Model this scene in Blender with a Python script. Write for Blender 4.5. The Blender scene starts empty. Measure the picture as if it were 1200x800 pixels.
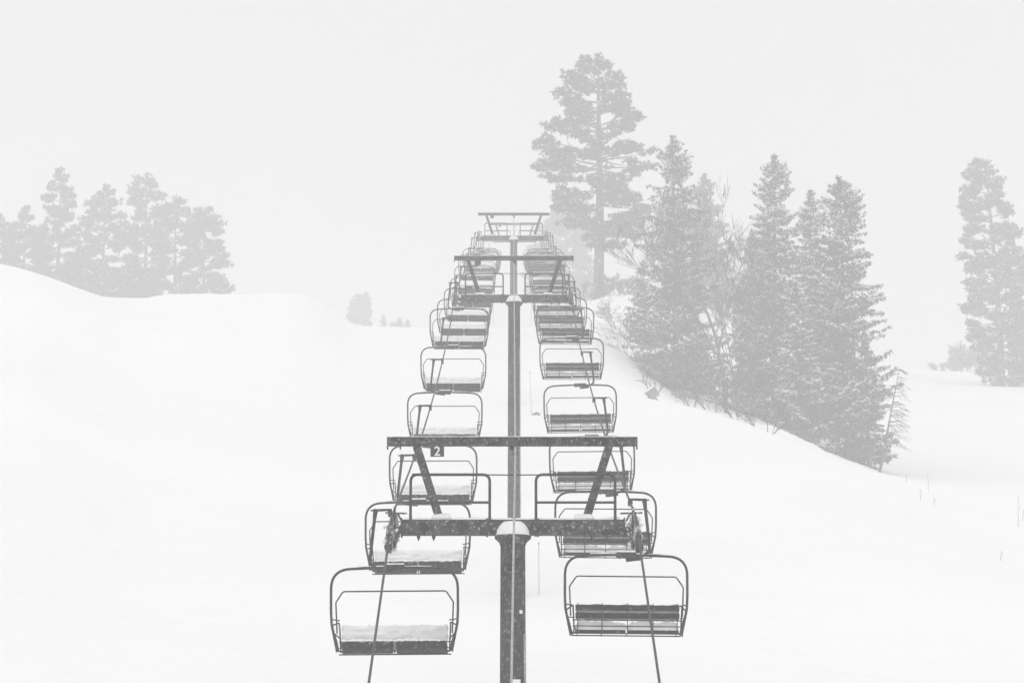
import bpy, math, random
import numpy as np
from mathutils import Vector, Matrix, noise

# ------------------------------------------------------------------ scene basics
sc = bpy.context.scene
COL = sc.collection
R = math.radians
F = 3562.0                      # focal length in photo pixels (photo is 1200 x 800)
PITCH = R(10.5)
CP, SP = math.cos(PITCH), math.sin(PITCH)


def P(px, py, D):
    """survey helper: the place seen at photo pixel (px, py), D metres along the view"""
    a, b = (px - 600.0) / F, (400.0 - py) / F
    return Vector((D * a, D * (CP - b * SP), D * (SP + b * CP)))


def zat(y, py):
    """height of the point of a vertical thing standing at distance y that shows at photo row py"""
    b = (400.0 - py) / F
    return y * (SP + b * CP) / (CP - b * SP)


def tag(o, label=None, cat=None, group=None, kind=None):
    if label: o['label'] = label
    if cat: o['category'] = cat
    if group: o['group'] = group
    if kind: o['kind'] = kind
    return o


def empty(name, loc=(0, 0, 0), rz=0.0):
    o = bpy.data.objects.new(name, None)
    o.empty_display_size = 0.3
    o.location = loc
    o.rotation_euler = (0, 0, rz)
    COL.objects.link(o)
    return o


# ------------------------------------------------------------------ materials (grey world: a black and white winter day)
def new_mat(name):
    m = bpy.data.materials.new(name)
    m.use_nodes = True
    nt = m.node_tree
    return m, nt, nt.nodes['Principled BSDF']


def noise_mat(name, c0, c1, scale, lo=0.4, hi=0.6, rough=0.8, bump=0.0, bscale=None, metallic=0.0, c2=None, s2=None, lo2=.6, hi2=.66, coord='Object', spec=.15):
    m, nt, b = new_mat(name)
    tc = nt.nodes.new('ShaderNodeTexCoord')
    n = nt.nodes.new('ShaderNodeTexNoise'); n.inputs['Scale'].default_value = scale; n.inputs['Detail'].default_value = 6
    nt.links.new(tc.outputs[coord], n.inputs['Vector'])
    r = nt.nodes.new('ShaderNodeValToRGB')
    r.color_ramp.elements[0].position = lo; r.color_ramp.elements[1].position = hi
    r.color_ramp.elements[0].color = (c0, c0, c0, 1); r.color_ramp.elements[1].color = (c1, c1, c1, 1)
    nt.links.new(n.outputs['Fac'], r.inputs['Fac'])
    out = r.outputs['Color']
    if c2 is not None:
        n2 = nt.nodes.new('ShaderNodeTexNoise'); n2.inputs['Scale'].default_value = s2; n2.inputs['Detail'].default_value = 8; n2.inputs['Roughness'].default_value = .72
        nt.links.new(tc.outputs[coord], n2.inputs['Vector'])
        r2 = nt.nodes.new('ShaderNodeMapRange'); r2.inputs[1].default_value = lo2; r2.inputs[2].default_value = hi2
        nt.links.new(n2.outputs['Fac'], r2.inputs[0])
        mx = nt.nodes.new('ShaderNodeMix'); mx.data_type = 'RGBA'
        nt.links.new(r2.outputs[0], mx.inputs[0]); nt.links.new(out, mx.inputs[6]); mx.inputs[7].default_value = (c2, c2, c2, 1)
        out = mx.outputs[2]
    nt.links.new(out, b.inputs['Base Color'])
    b.inputs['Roughness'].default_value = rough
    b.inputs['Metallic'].default_value = metallic
    b.inputs['Specular IOR Level'].default_value = spec
    if bump:
        nb = nt.nodes.new('ShaderNodeTexNoise'); nb.inputs['Scale'].default_value = bscale or scale; nb.inputs['Detail'].default_value = 8
        nt.links.new(tc.outputs[coord], nb.inputs['Vector'])
        bp = nt.nodes.new('ShaderNodeBump'); bp.inputs['Strength'].default_value = bump; bp.inputs['Distance'].default_value = 0.03
        nt.links.new(nb.outputs['Fac'], bp.inputs['Height'])
        nt.links.new(bp.outputs['Normal'], b.inputs['Normal'])
    return m


M_STEEL = noise_mat('weathered_steel', 0.018, 0.075, 6.0, .38, .62, .75, .3, 40, c2=.48, s2=17, lo2=.54, hi2=.68)
M_POST = noise_mat('galvanised_post', 0.018, 0.06, 3.0, .38, .62, .7, .25, 50, c2=.30, s2=14, lo2=.53, hi2=.70)
M_TUBE = noise_mat('tube_steel', 0.02, 0.06, 14.0, .35, .65, .6, .15, 60, c2=.5, s2=26, lo2=.62, hi2=.70)
M_DARK = noise_mat('dark_pad', 0.010, 0.028, 12.0, .35, .65, .8, .2, 60, c2=.5, s2=15, lo2=.58, hi2=.68)
M_GREASE = noise_mat('sheave_iron', 0.02, 0.06, 12.0, .35, .65, .6, .2, 60, c2=.75, s2=13, lo2=.55, hi2=.62)
M_WHEEL = noise_mat('sheave_wheel', 0.10, 0.30, 12.0, .35, .65, .6, .2, 60, c2=.7, s2=12, lo2=.52, hi2=.6)
M_ROPE = noise_mat('wire_rope', 0.03, 0.08, 30.0, .35, .65, .6, .3, 90)
M_CABLE = noise_mat('frosted_cable', 0.28, 0.5, 20.0, .35, .65, .6)
M_SIGN = noise_mat('sign_paint', 0.045, 0.07, 10.0, .3, .7, .6, c2=.4, s2=50, lo2=.64, hi2=.7)
M_WHITE = noise_mat('white_paint', 0.75, 0.85, 10.0, .3, .7, .6)
M_SNOWC = noise_mat('clinging_snow', 0.80, 0.90, 7.0, .3, .7, .9, .4, 30)
M_SNOWT = noise_mat('tree_snow', 0.75, 0.88, 3.0, .3, .7, .95)
M_NEEDLE = noise_mat('fir_needles', 0.05, 0.11, 0.9, .35, .65, .9)
M_PINE = noise_mat('pine_needles', 0.03, 0.07, 0.7, .35, .65, .9)
M_BARK = noise_mat('bark', 0.04, 0.10, 2.0, .35, .65, .95, .5, 8, c2=.6, s2=1.3, lo2=.56, hi2=.62)
M_WOOD = noise_mat('grey_wood', 0.22, 0.34, 4.0, .35, .65, .9)


def snow_ground():
    m, nt, b = new_mat('snow_ground')
    tc = nt.nodes.new('ShaderNodeTexCoord')
    n = nt.nodes.new('ShaderNodeTexNoise'); n.inputs['Scale'].default_value = 0.05; n.inputs['Detail'].default_value = 5
    nt.links.new(tc.outputs['Object'], n.inputs['Vector'])
    r = nt.nodes.new('ShaderNodeValToRGB')
    r.color_ramp.elements[0].position = .35; r.color_ramp.elements[1].position = .65
    r.color_ramp.elements[0].color = (.895, .895, .895, 1); r.color_ramp.elements[1].color = (.925, .925, .925, 1)
    nt.links.new(n.outputs['Fac'], r.inputs['Fac']); nt.links.new(r.outputs['Color'], b.inputs['Base Color'])
    b.inputs['Roughness'].default_value = 0.9
    mp = nt.nodes.new('ShaderNodeMapping'); mp.inputs['Rotation'].default_value = (0, 0, R(62)); mp.inputs['Scale'].default_value = (0.05, 0.55, 0.5)
    nt.links.new(tc.outputs['Object'], mp.inputs['Vector'])
    nb = nt.nodes.new('ShaderNodeTexNoise'); nb.inputs['Scale'].default_value = 1.0; nb.inputs['Detail'].default_value = 7
    nt.links.new(mp.outputs['Vector'], nb.inputs['Vector'])
    nf = nt.nodes.new('ShaderNodeTexNoise'); nf.inputs['Scale'].default_value = 6.0; nf.inputs['Detail'].default_value = 6
    nt.links.new(tc.outputs['Object'], nf.inputs['Vector'])
    b1 = nt.nodes.new('ShaderNodeBump'); b1.inputs['Strength'].default_value = 0.8; b1.inputs['Distance'].default_value = 0.35
    nt.links.new(nb.outputs['Fac'], b1.inputs['Height'])
    b2 = nt.nodes.new('ShaderNodeBump'); b2.inputs['Strength'].default_value = 0.3; b2.inputs['Distance'].default_value = 0.05
    nt.links.new(nf.outputs['Fac'], b2.inputs['Height']); nt.links.new(b1.outputs['Normal'], b2.inputs['Normal'])
    nt.links.new(b2.outputs['Normal'], b.inputs['Normal'])
    return m


M_GROUND = snow_ground()


# ------------------------------------------------------------------ mesh helpers
class MB:
    def __init__(self):
        self.v = []; self.f = []

    def box(self, x0, x1, y0, y1, z0, z1):
        n = len(self.v)
        self.v += [(x0, y0, z0), (x1, y0, z0), (x1, y1, z0), (x0, y1, z0), (x0, y0, z1), (x1, y0, z1), (x1, y1, z1), (x0, y1, z1)]
        self.f += [tuple(n + i for i in q) for q in ((0, 3, 2, 1), (4, 5, 6, 7), (0, 1, 5, 4), (1, 2, 6, 5), (2, 3, 7, 6), (3, 0, 4, 7))]
        return self

    def tube(self, pts, r, seg=8, caps=True):
        pts = [Vector(p) for p in pts]
        rs = r if isinstance(r, (list, tuple)) else [r] * len(pts)
        n0 = len(self.v)
        t = (pts[1] - pts[0]).normalized()
        a = Vector((0, 0, 1)) if abs(t.z) < .9 else Vector((1, 0, 0))
        u = t.cross(a).normalized()
        for i, p in enumerate(pts):
            if i == 0: t = pts[1] - pts[0]
            elif i == len(pts) - 1: t = pts[-1] - pts[-2]
            else: t = (pts[i + 1] - pts[i]).normalized() + (pts[i] - pts[i - 1]).normalized()
            t.normalize()
            u = (u - t * u.dot(t)).normalized()
            w = t.cross(u)
            for k in range(seg):
                c = 2 * math.pi * k / seg
                self.v.append(tuple(p + (u * math.cos(c) + w * math.sin(c)) * rs[i]))
        for i in range(len(pts) - 1):
            for k in range(seg):
                b = n0 + i * seg; k2 = (k + 1) % seg
                self.f.append((b + k, b + k2, b + seg + k2, b + seg + k))
        if caps:
            self.f.append(tuple(n0 + k for k in reversed(range(seg))))
            e = n0 + (len(pts) - 1) * seg
            self.f.append(tuple(e + k for k in range(seg)))
        return self

    def beam(self, p0, p1, w, h, up=(0, 1, 0)):
        """rectangular bar between two points; w along 'side', h along 'up'"""
        p0, p1, up = Vector(p0), Vector(p1), Vector(up)
        t = (p1 - p0).normalized(); s = t.cross(up).normalized(); up = s.cross(t)
        n = len(self.v)
        for p in (p0, p1):
            for a, b in ((-1, -1), (1, -1), (1, 1), (-1, 1)):
                self.v.append(tuple(p + s * (a * w / 2) + up * (b * h / 2)))
        self.f += [tuple(n + i for i in q) for q in ((0, 1, 2, 3), (7, 6, 5, 4), (0, 4, 5, 1), (1, 5, 6, 2), (2, 6, 7, 3), (3, 7, 4, 0))]
        return self

    def lathe(self, prof, c=(0, 0, 0), axis='z', seg=24):
        n0 = len(self.v)
        for (r, h) in prof:
            for k in range(seg):
                a = 2 * math.pi * k / seg
                x, y = r * math.cos(a), r * math.sin(a)
                if axis == 'z': q = (c[0] + x, c[1] + y, c[2] + h)
                else: q = (c[0] + h, c[1] + x, c[2] + y)
                self.v.append(q)
        for i in range(len(prof) - 1):
            for k in range(seg):
                b = n0 + i * seg; k2 = (k + 1) % seg
                self.f.append((b + k, b + k2, b + seg + k2, b + seg + k))
        self.f.append(tuple(n0 + k for k in reversed(range(seg))))
        e = n0 + (len(prof) - 1) * seg
        self.f.append(tuple(e + k for k in range(seg)))
        return self

    def snow(self, x0, x1, y0, y1, z, h, step=.06, seed=0, amp=.4, ragged=.0):
        """a lumpy bank of snow lying on a rectangle"""
        nx = max(2, int((x1 - x0) / step)); ny = max(2, int((y1 - y0) / step))
        n0 = len(self.v)
        for i in range(nx + 1):
            for j in range(ny + 1):
                x = x0 + (x1 - x0) * i / nx; y = y0 + (y1 - y0) * j / ny
                ex = min(i, nx - i) / nx * (x1 - x0); ey = min(j, ny - j) / ny * (y1 - y0)
                d = min(ex, ey) / max(h, 1e-3)
                prof = math.sqrt(max(0, 1 - (1 - min(1, d * 1.1)) ** 2))
                nz = noise.noise(Vector((x * 5 + seed * 7.3, y * 5, seed))) * amp + noise.noise(Vector((x * 17 + seed * 3.3, y * 17, seed))) * amp * .5
                zz = z + h * prof * (1 + nz)
                yy = y
                if ragged and j in (0, ny): zz -= abs(noise.noise(Vector((x * 25, seed, 3)))) * ragged
                self.v.append((x, yy, zz))
        for i in range(nx):
            for j in range(ny):
                a = n0 + i * (ny + 1) + j
                self.f.append((a, a + ny + 1, a + ny + 2, a + 1))
        # base
        b0 = len(self.v)
        self.v += [(x0, y0, z - .004), (x1, y0, z - .004), (x1, y1, z - .004), (x0, y1, z - .004)]
        self.f.append((b0 + 3, b0 + 2, b0 + 1, b0))
        self.f.append(tuple([n0 + i * (ny + 1) for i in range(nx + 1)][::-1]) + (b0, b0 + 1))
        self.f.append(tuple([n0 + i * (ny + 1) + ny for i in range(nx + 1)]) + (b0 + 2, b0 + 3))
        self.f.append(tuple([n0 + j for j in range(ny + 1)]) + (b0 + 3, b0))
        self.f.append(tuple([n0 + nx * (ny + 1) + j for j in range(ny + 1)][::-1]) + (b0 + 1, b0 + 2))
        return self

    def build(self, name, mat, parent=None, smooth=True, loc=None, bevel=0.0):
        me = bpy.data.meshes.new(name)
        me.from_pydata(self.v, [], self.f)
        me.materials.append(mat)
        if smooth:
            me.polygons.foreach_set('use_smooth', [True] * len(me.polygons))
            me.set_sharp_from_angle(angle=R(38))
        me.update()
        o = bpy.data.objects.new(name, me)
        COL.objects.link(o)
        if parent is not None: o.parent = parent
        if loc is not None: o.location = loc
        if bevel:
            b = o.modifiers.new('bevel', 'BEVEL'); b.width = bevel; b.segments = 2; b.limit_method = 'ANGLE'
        return o


def fillet(pts, r, n=8):
    pts = [Vector(p) for p in pts]
    rs = r if isinstance(r, (list, tuple)) else [r] * len(pts)
    out = [pts[0]]
    for i in range(1, len(pts) - 1):
        a, b, c = pts[i - 1], pts[i], pts[i + 1]
        d1, d2 = (a - b), (c - b)
        ang = d1.angle(d2)
        if rs[i] <= 0 or ang > 3.1:
            out.append(b); continue
        t = min(rs[i] / math.tan(ang / 2), d1.length * .49, d2.length * .49)
        p1, p2 = b + d1.normalized() * t, b + d2.normalized() * t
        for k in range(n + 1):
            s = k / n
            out.append(p1 * (1 - s) ** 2 + b * 2 * s * (1 - s) + p2 * s * s)
    out.append(pts[-1])
    return out


# ------------------------------------------------------------------ terrain
def pchip(x, y, xi):
    x = np.asarray(x, float); y = np.asarray(y, float)
    h = np.diff(x); d = np.diff(y) / h
    m = np.zeros_like(y)
    m[0], m[-1] = d[0], d[-1]
    for i in range(1, len(x) - 1):
        if d[i - 1] * d[i] > 0:
            w1, w2 = 2 * h[i] + h[i - 1], h[i] + 2 * h[i - 1]
            m[i] = (w1 + w2) / (w1 / d[i - 1] + w2 / d[i])
    k = np.clip(np.searchsorted(x, xi) - 1, 0, len(x) - 2)
    t = (xi - x[k]) / h[k]
    return ((1 + 2 * t) * (1 - t) ** 2 * y[k] + t * (1 - t) ** 2 * h[k] * m[k] + t * t * (3 - 2 * t) * y[k + 1] + t * t * (t - 1) * h[k] * m[k + 1])


ROWS = [60, 87, 105, 140, 171, 200, 230, 260, 300, 350, 420]
COLS = {
    -900: [960, 690, 580, 400, 300, 262, 256, 262, 275, 290, 320],
    -300: [980, 700, 590, 410, 312, 278, 282, 292, 308, 322, 338],
    0:    [1000, 720, 610, 440, 345, 311, 322, 335, 345, 350, 353],
    40:   [1010, 728, 618, 452, 355, 322, 330, 340, 346, 350, 353],
    75:   [1025, 738, 628, 468, 370, 337, 340, 346, 349, 351, 354],
    110:  [1035, 745, 636, 480, 385, 350, 350, 352, 352, 352, 354],
    137:  [1050, 750, 645, 492, 397, 361, 356, 357, 355, 354, 355],
    165:  [1060, 755, 650, 500, 405, 366, 350, 351, 353, 354, 356],
    185:  [1063, 757, 652, 504, 409, 369, 346.5, 348, 352, 354, 357],
    260:  [1080, 765, 660, 520, 425, 378, 346, 348, 354, 357, 361],
    335:  [1098, 778, 671, 534, 443, 387, 346, 349, 360, 366, 372],
    355:  [1100, 780, 673, 538, 448, 392, 349, 352, 363, 370, 376],
    375:  [1102, 783, 676, 543, 455, 401, 362, 361, 370, 376, 381],
    400:  [1105, 786, 679, 547, 462, 412, 380, 375, 380, 384, 386],
    430:  [1110, 790, 682, 552, 470, 420, 392, 383.5, 386, 388, 390],
    500:  [1118, 798, 688, 562, 482, 428, 396, 385, 388, 390, 391],
    640:  [1120, 800, 690, 565, 485, 430, 396, 384, 384, 384, 389],
    690:  [1120, 800, 690, 566, 486, 436, 408, 384, 356, 358, 368],
    720:  [1120, 800, 690, 566, 486, 440, 420, 394, 348, 352, 362],
    760:  [1120, 800, 692, 567, 484, 457, 446, 408, 346, 350, 360],
    800:  [1120, 802, 694, 567, 486, 473, 468, 430, 358, 352, 362],
    850:  [1122, 806, 698, 568, 497, 487, 482, 458, 402, 366, 372],
    900:  [1125, 811, 702, 568, 511, 502, 496, 478, 435, 386, 390],
    950:  [1130, 816, 707, 571, 526, 522, 516, 498, 455, 410, 415],
    1000: [1135, 821, 711, 580, 545, 546, 538, 514, 470, 432, 430],
    1060: [1140, 827, 716, 592, 562, 564, 554, 522, 474, 440, 434],
    1120: [1150, 835, 722, 612, 578, 572, 556, 522, 478, 450, 436],
    1200: [1160, 845, 732, 630, 596, 580, 556, 520, 478, 452, 438],
    1500: [1180, 865, 750, 650, 610, 586, 556, 515, 475, 452, 440],
    2100: [1200, 880, 765, 665, 620, 590, 556, 515, 475, 452, 440],
}
NEARY, NEARZ = [-260, -120, 0, 30], [-8.5, -8.8, -8.6, -6.2]
FARY, FARZ = [620, 900, 1700], [97.0, 98.0, 94.0]
_us = sorted(COLS)
_tabY, _tabZ = [], []
for u in _us:
    ys, zs = list(NEARY), list(NEARZ)
    for D, iy in zip(ROWS, COLS[u]):
        p = P(600, iy, D); ys.append(p.y); zs.append(p.z)
    ys += FARY; zs += FARZ
    _tabY.append(ys); _tabZ.append(zs)
YD = np.linspace(-260, 1700, 1961)
UD = np.linspace(-900, 2100, 601)
_z1 = np.array([pchip(a, b, YD) for a, b in zip(_tabY, _tabZ)])           # (cols, Y)
_zt = np.array([pchip(_us, _z1[:, j], UD) for j in range(len(YD))])       # (Y, U)


def ground(x, y):
    x = np.asarray(x, float); y = np.asarray(y, float)
    u = np.clip(600 + F * x / np.maximum(y, 60.0), -900, 2100)
    fy = np.clip((y - YD[0]), 0, len(YD) - 1.001); fu = (u + 900) / 5.0
    fu = np.clip(fu, 0, len(UD) - 1.001)
    i = fy.astype(int); j = fu.astype(int); a = fy - i; b = fu - j
    z = (_zt[i, j] * (1 - a) * (1 - b) + _zt[i + 1, j] * a * (1 - b) + _zt[i, j + 1] * (1 - a) * b + _zt[i + 1, j + 1] * a * b)
    w = (0.09 * np.sin(x * .23 + 1.3 * np.sin(y * .05)) * np.sin(y * .11 + .8 * np.sin(x * .09 + 1)) + 0.05 * np.sin(x * .61 + y * .37) * np.sin(y * .29 - x * .17))
    # snow drifts and hollows round the foot of the fir wood
    m = np.exp(-((u - 880) / 130.0) ** 2) * np.exp(-((y - 215) / 26.0) ** 2)
    w = w + m * (0.26 * np.sin(x * .9 + 2 * np.sin(y * .31)) * np.sin(y * .55 + x * .35) + .16 * np.sin(x * 2.1 + y * .7) * np.sin(y * 1.3 - x * .8))
    return z + w


def gz(x, y): return float(ground(np.array([x]), np.array([y]))[0])


def build_ground():
    xs = np.concatenate([np.linspace(-900, -130, 60), np.arange(-125, -62, 3.0), np.arange(-60, 90, .9), np.arange(91, 140, 3.0), np.linspace(145, 900, 60)])
    ys = np.concatenate([np.arange(-250, 40, 8.0), np.arange(40, 90, 2.0), np.arange(90, 380, .9), np.arange(380, 700, 5.0), np.linspace(705, 1690, 50)])
    X, Y = np.meshgrid(xs, ys)
    Z = ground(X, Y)
    nx, ny = len(xs), len(ys)
    v = np.stack([X, Y, Z], -1).reshape(-1, 3)
    idx = np.arange(nx * ny).reshape(ny, nx)
    f = np.stack([idx[:-1, :-1], idx[:-1, 1:], idx[1:, 1:], idx[1:, :-1]], -1).reshape(-1, 4)
    me = bpy.data.meshes.new('snow_ground')
    me.from_pydata(v.tolist(), [], f.tolist())
    me.polygons.foreach_set('use_smooth', [True] * len(me.polygons))
    me.materials.append(M_GROUND)
    o = bpy.data.objects.new('snow_ground', me)
    COL.objects.link(o)
    tag(o, kind='structure', label='smooth white snow slope with a mound on the left and a gully on the right')
    return Z.min()


GMIN = build_ground()

# ------------------------------------------------------------------ haul rope profile (depth along view, height above the view axis)
RD = [50, 61.5, 73.5, 86, 98.5, 105, 118, 132, 147, 163, 178, 200, 225, 245, 259]
RH = [-2.86, -2.33, -1.58, -0.56, 0.72, 1.78, 2.42, 3.15, 4.08, 5.2, 6.34, 6.75, 7.45, 8.3, 9.0]


def rope_pt(D, side):
    h = float(pchip(RD, RH, np.array([D]))[0])
    return P(600, 400 - h / D * F, D) + Vector((side * 2.0 + .03, 0, 0))


# ------------------------------------------------------------------ lift towers
def lift_tower(D, cx, cy_arm, label, number, post_r=.205, main=False, seed=0):
    """D: distance; cy_arm: photo height of the crossarm"""
    base = P(cx, cy_arm, D)
    zg = gz(base.x, base.y)
    top = base.z - zg                      # height of crossarm centre over the ground
    root = empty('lift_tower', (base.x, base.y, zg))
    tag(root, label, 'lift tower', 'lift towers in line up the slope')
    L = lambda x, y, z: (x, y, top + z)
    # post with flared head
    m = MB(); m.lathe([(post_r + .06, -.6), (post_r + .02, top * .3), (post_r, top - .55), (post_r, top - .30)], seg=28)
    post = m.build('post', M_POST, root)
    m = MB(); m.lathe([(post_r + .004, top - .30), (post_r + .02, top - .25), (post_r + .095, top - .18), (post_r + .095, top - .138)], seg=28)
    m.build('post_head', M_STEEL, root)
    # crossarm: box beam in two halves with end plates
    m = MB(); m.box(-1.83, 1.83, -.10, .10, top - .125, top + .125)
    arm = m.build('crossarm', M_STEEL, root, bevel=.008)
    for s in (-1, 1):
        m = MB(); m.box(s * 1.83 - .012, s * 1.83 + .012, -.16, .16, top - .15, top + .15)
        m.build('end_plate', M_STEEL, root, smooth=False)
        for q in (-1.55, -1.3):
            m = MB(); m.tube([(s * q * -1, -.02, top - .12), (s * q * -1, -.02, top - .17), (s * q * -1, -.02, top - .18), (s * q * -1, -.02, top - .225)], [.03, .03, .02, .004], 8)
            m.build('arm_bolt', M_STEEL, root)
    # lifting frame: top beam and two braces
    zt = 1.43
    m = MB()
    m.box(-2.08, 2.06, -.07, .07, top + zt - .012 + .07, top + zt + .07)   # flange
    m.box(-2.08, 2.06, -.055, .055, top + zt - .075, top + zt + .058)
    for x in (-2.07, -1.86, 2.05):
        m.box(x - .012, x + .012, -.03, .03, top + zt - .13, top + zt - .075)
    m.build('lifting_beam', M_STEEL, root, bevel=.005)
    for s in (-1, 1):
        m = MB(); m.beam((s * 1.59, 0, top + zt - .077), (s * 1.20, 0, top + .125), .135, .10, up=(0, 1, 0))
        m.build('brace', M_STEEL, root, bevel=.006)
    for s in (-1, 1):
        m = MB()
        m.box(s * 1.58 - .11, s * 1.58 + .11, -.066, -.056, top + zt - .072, top + zt + .045)
        for (dx, dz) in ((-.08, .02), (.08, .02), (-.08, -.045), (.08, -.045)):
            m.lathe([(.014, -.006), (.014, .006)], c=(s * 1.58 + dx, -.07, top + zt + dz), axis='z', seg=6)
        m.build('gusset_plate', M_STEEL, root, smooth=False)
        m = MB()
        m.box(s * .42 - .012, s * .42 + .012, -.125, .125, top - .14, top + .14)
        m.box(s * .405 - .012 - .03, s * .405 + .0, -.118, .118, top - .135, top + .135)
        m.build('flange_plate', M_STEEL, root, smooth=False)
    # centre bracket for the communication line
    m = MB(); m.box(-.05, .07, -.03, .03, top + zt - .13, top + zt - .076); m.tube([(.01, -.05, top + zt - .12), (.045, -.10, top + zt - .23)], .035, 8)
    m.build('line_bracket', M_DARK, root)
    # handrails of the two work platforms
    for s in (-1, 1):
        a, b = s * .38, s * 1.68
        m = MB()
        m.tube(fillet([(a, -.14, top + .10), (a, -.14, top + .86), (b, -.14, top + .86), (b, -.14, top + .10)], [.0, .12, .12, 0]), .024, 10)
        m.tube([(a, -.14, top + .40), (b, -.14, top + .40)], .021, 8)
        m.build('handrail', M_TUBE, root)
    m = MB(); m.tube([(-1.66, -.16, top + .868), (0, -.16, top + .85), (1.66, -.16, top + .868)], .011, 6)
    m.build('safety_line', M_TUBE, root)
    # sheave trains
    for s in (-1, 1):
        ra, rb = rope_pt(D - 1.1 if D > 51 else D, s), rope_pt(D + 1.1, s)
        if D <= 51:
            ra = rope_pt(D, s) - Vector((0, 1.1, .30))
        mid = (ra + rb) / 2 - Vector((base.x, base.y, zg))
        d = (rb - ra).normalized()
        nrm = Vector((0, -d.z, d.y))
        m = MB()
        for k in (-1.15, 1.15):
            pass
        m.beam(mid - d * .95 - nrm * .34 + Vector((-s * .075, 0, 0)), mid + d * .95 - nrm * .34 + Vector((-s * .075, 0, 0)), .025, .14, up=nrm)
        m.beam(mid - d * .80 - nrm * .42 + Vector((s * .075, 0, 0)), mid + d * .80 - nrm * .42 + Vector((s * .075, 0, 0)), .025, .12, up=nrm)
        m.beam((s * 1.84, 0, top - .02), (mid.x + s * .09, mid.y, mid.z - .38), .10, .10, up=(0, 1, 0))
        for k in (-.7, .7):
            c = mid + d * k - nrm * .34
            m.beam(c + Vector((-.10, 0, -.06)), c + Vector((.10, 0, -.06)), .06, .06)
        st = m.build('sheave_train', M_GREASE, root)
        for k in (-.84, -.28, .28, .84):
            c = mid + d * k - nrm * .235
            w = MB()
            w.lathe([(.04, -.075), (.205, -.045), (.215, -.032), (.19, -.014), (.19, .014), (.215, .032), (.205, .045), (.04, .075)], c=tuple(c), axis='x', seg=24)
            w.build('sheave_wheel', M_WHEEL, st)
        # rope catcher and switch arm beside the rope
        m = MB()
        m.tube([mid - d * .9 + Vector((-s * .09, 0, -.25)), mid - d * .95 + Vector((-s * .20, 0, .02)), mid - d * .6 + Vector((-s * .12, 0, .12))], .018, 6)
        m.tube([mid + Vector((-s * .26, -.3, .02)), mid + Vector((s * .10, -.3, .03))], .016, 6)
        m.tube([mid + Vector((-s * .06, -.5, -.40)), mid + Vector((-s * .06, -.5, .10))], .02, 6)
        m.box(mid.x - .045, mid.x + .045, mid.y - 1.15, mid.y - 1.05, mid.z - .72, mid.z - .42)
        m.build('rope_catcher', M_GREASE, st)
        rr = random.Random(seed * 10 + s)
        for k in range(8):
            m = MB()
            c = mid + d * rr.uniform(-1, 1) - nrm * rr.uniform(.05, .5) + Vector((rr.choice((-1, 1)) * rr.uniform(.06, .11), 0, 0))
            m.lathe([(.01, -.03), (.035, -.015), (.04, .01), (.01, .035)], c=tuple(c), seg=8)
            m.build('snow_clump', M_SNOWC, st)
    # snow: cap over the post head, along the beams, at brace feet
    m = MB()
    m.lathe([(post_r + .085, top - .137), (post_r + .078, top - .06), (post_r + .05, top + .0), (post_r + .01, top + .055), (post_r - .03, top + .09), (.02, top + .105)], seg=28)
    o = m.build('snow_cap', M_SNOWC, root)
    m = MB()
    m.snow(-1.8, 1.8, -.095, .095, top + .126, .035, seed=seed + 1, step=.045, amp=.9)
    m.snow(-2.05, 2.03, -.06, .06, top + zt + .072, .018, seed=seed + 2, step=.05)
    for s in (-1, 1):
        m.snow(s * 1.17 - .17, s * 1.17 + .17, -.10, .10, top + .15, .07, seed=seed + 3 + s, step=.03)
    m.build('beam_snow', M_SNOWC, root)
    # conduit down the right side of the post
    m = MB(); m.tube([(post_r + .012, -.10, .2), (post_r - .012, -.10, top - 1.75)], .022, 8)
    m.build('conduit', M_CABLE, root)
    # sign plate
    if number is not None:
        m = MB()
        m.box(-1.36, -1.135, -.075, -.063, top + zt - .262, top + zt - .076)
        sp = m.build('number_sign', M_SIGN, root, smooth=False)
        cu = bpy.data.curves.new('numeral', 'FONT')
        cu.body = number; cu.size = .215; cu.extrude = .002; cu.offset = .003; cu.align_x = 'CENTER'
        t = bpy.data.objects.new('numeral_curve', cu); COL.objects.link(t)
        dg = bpy.context.evaluated_depsgraph_get()
        me = bpy.data.meshes.new_from_object(t.evaluated_get(dg))
        bpy.data.objects.remove(t)
        me.materials.clear(); me.materials.append(M_WHITE)
        n = bpy.data.objects.new('numeral', me); COL.objects.link(n)
        n.parent = sp; n.rotation_euler = (R(90), 0, 0); n.location = (-1.247, -.0785, top + zt - .242)
        tag(sp, label='small grey square sign with a white 2')
    else:
        m = MB(); m.box(-1.36, -1.15, -.075, -.063, top + zt - .26, top + zt - .076)
        m.build('number_sign', M_SIGN, root, smooth=False)
    if main:
        m = MB()
        r2 = random.Random(5)
        for row, z in enumerate((-.62, -.70, -.79)):      # worn stencil marks on the post
            m = MB()
            for k in range(3):
                a = R(-118 + k * 9); rr = post_r + .002
                m.box(rr * math.cos(a) - .016, rr * math.cos(a) + .017, rr * math.sin(a) - .004, rr * math.sin(a) + .012, top + z - r2.uniform(.01, .02), top + z + r2.uniform(.01, .02))
            m.build('stencil_mark', M_DARK, root, smooth=False)
        m = MB(); m.lathe([(.02, -.03), (.03, -.01), (.03, .01), (.018, .03)], c=(.13, -.165, top - 1.40), seg=10)
        m.build('bolt', M_SNOWC, root)
        m = MB()
        m.box(-.05, .16, -.245, -.215, top - 2.75, top - 2.46)
        pl = m.build('tag_frame', M_DARK, root, smooth=False)
        m = MB(); m.box(-.015, .125, -.252, -.246, top - 2.72, top - 2.50)
        m.build('tag_plate', M_WHITE, pl, smooth=False)
    return root


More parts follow.
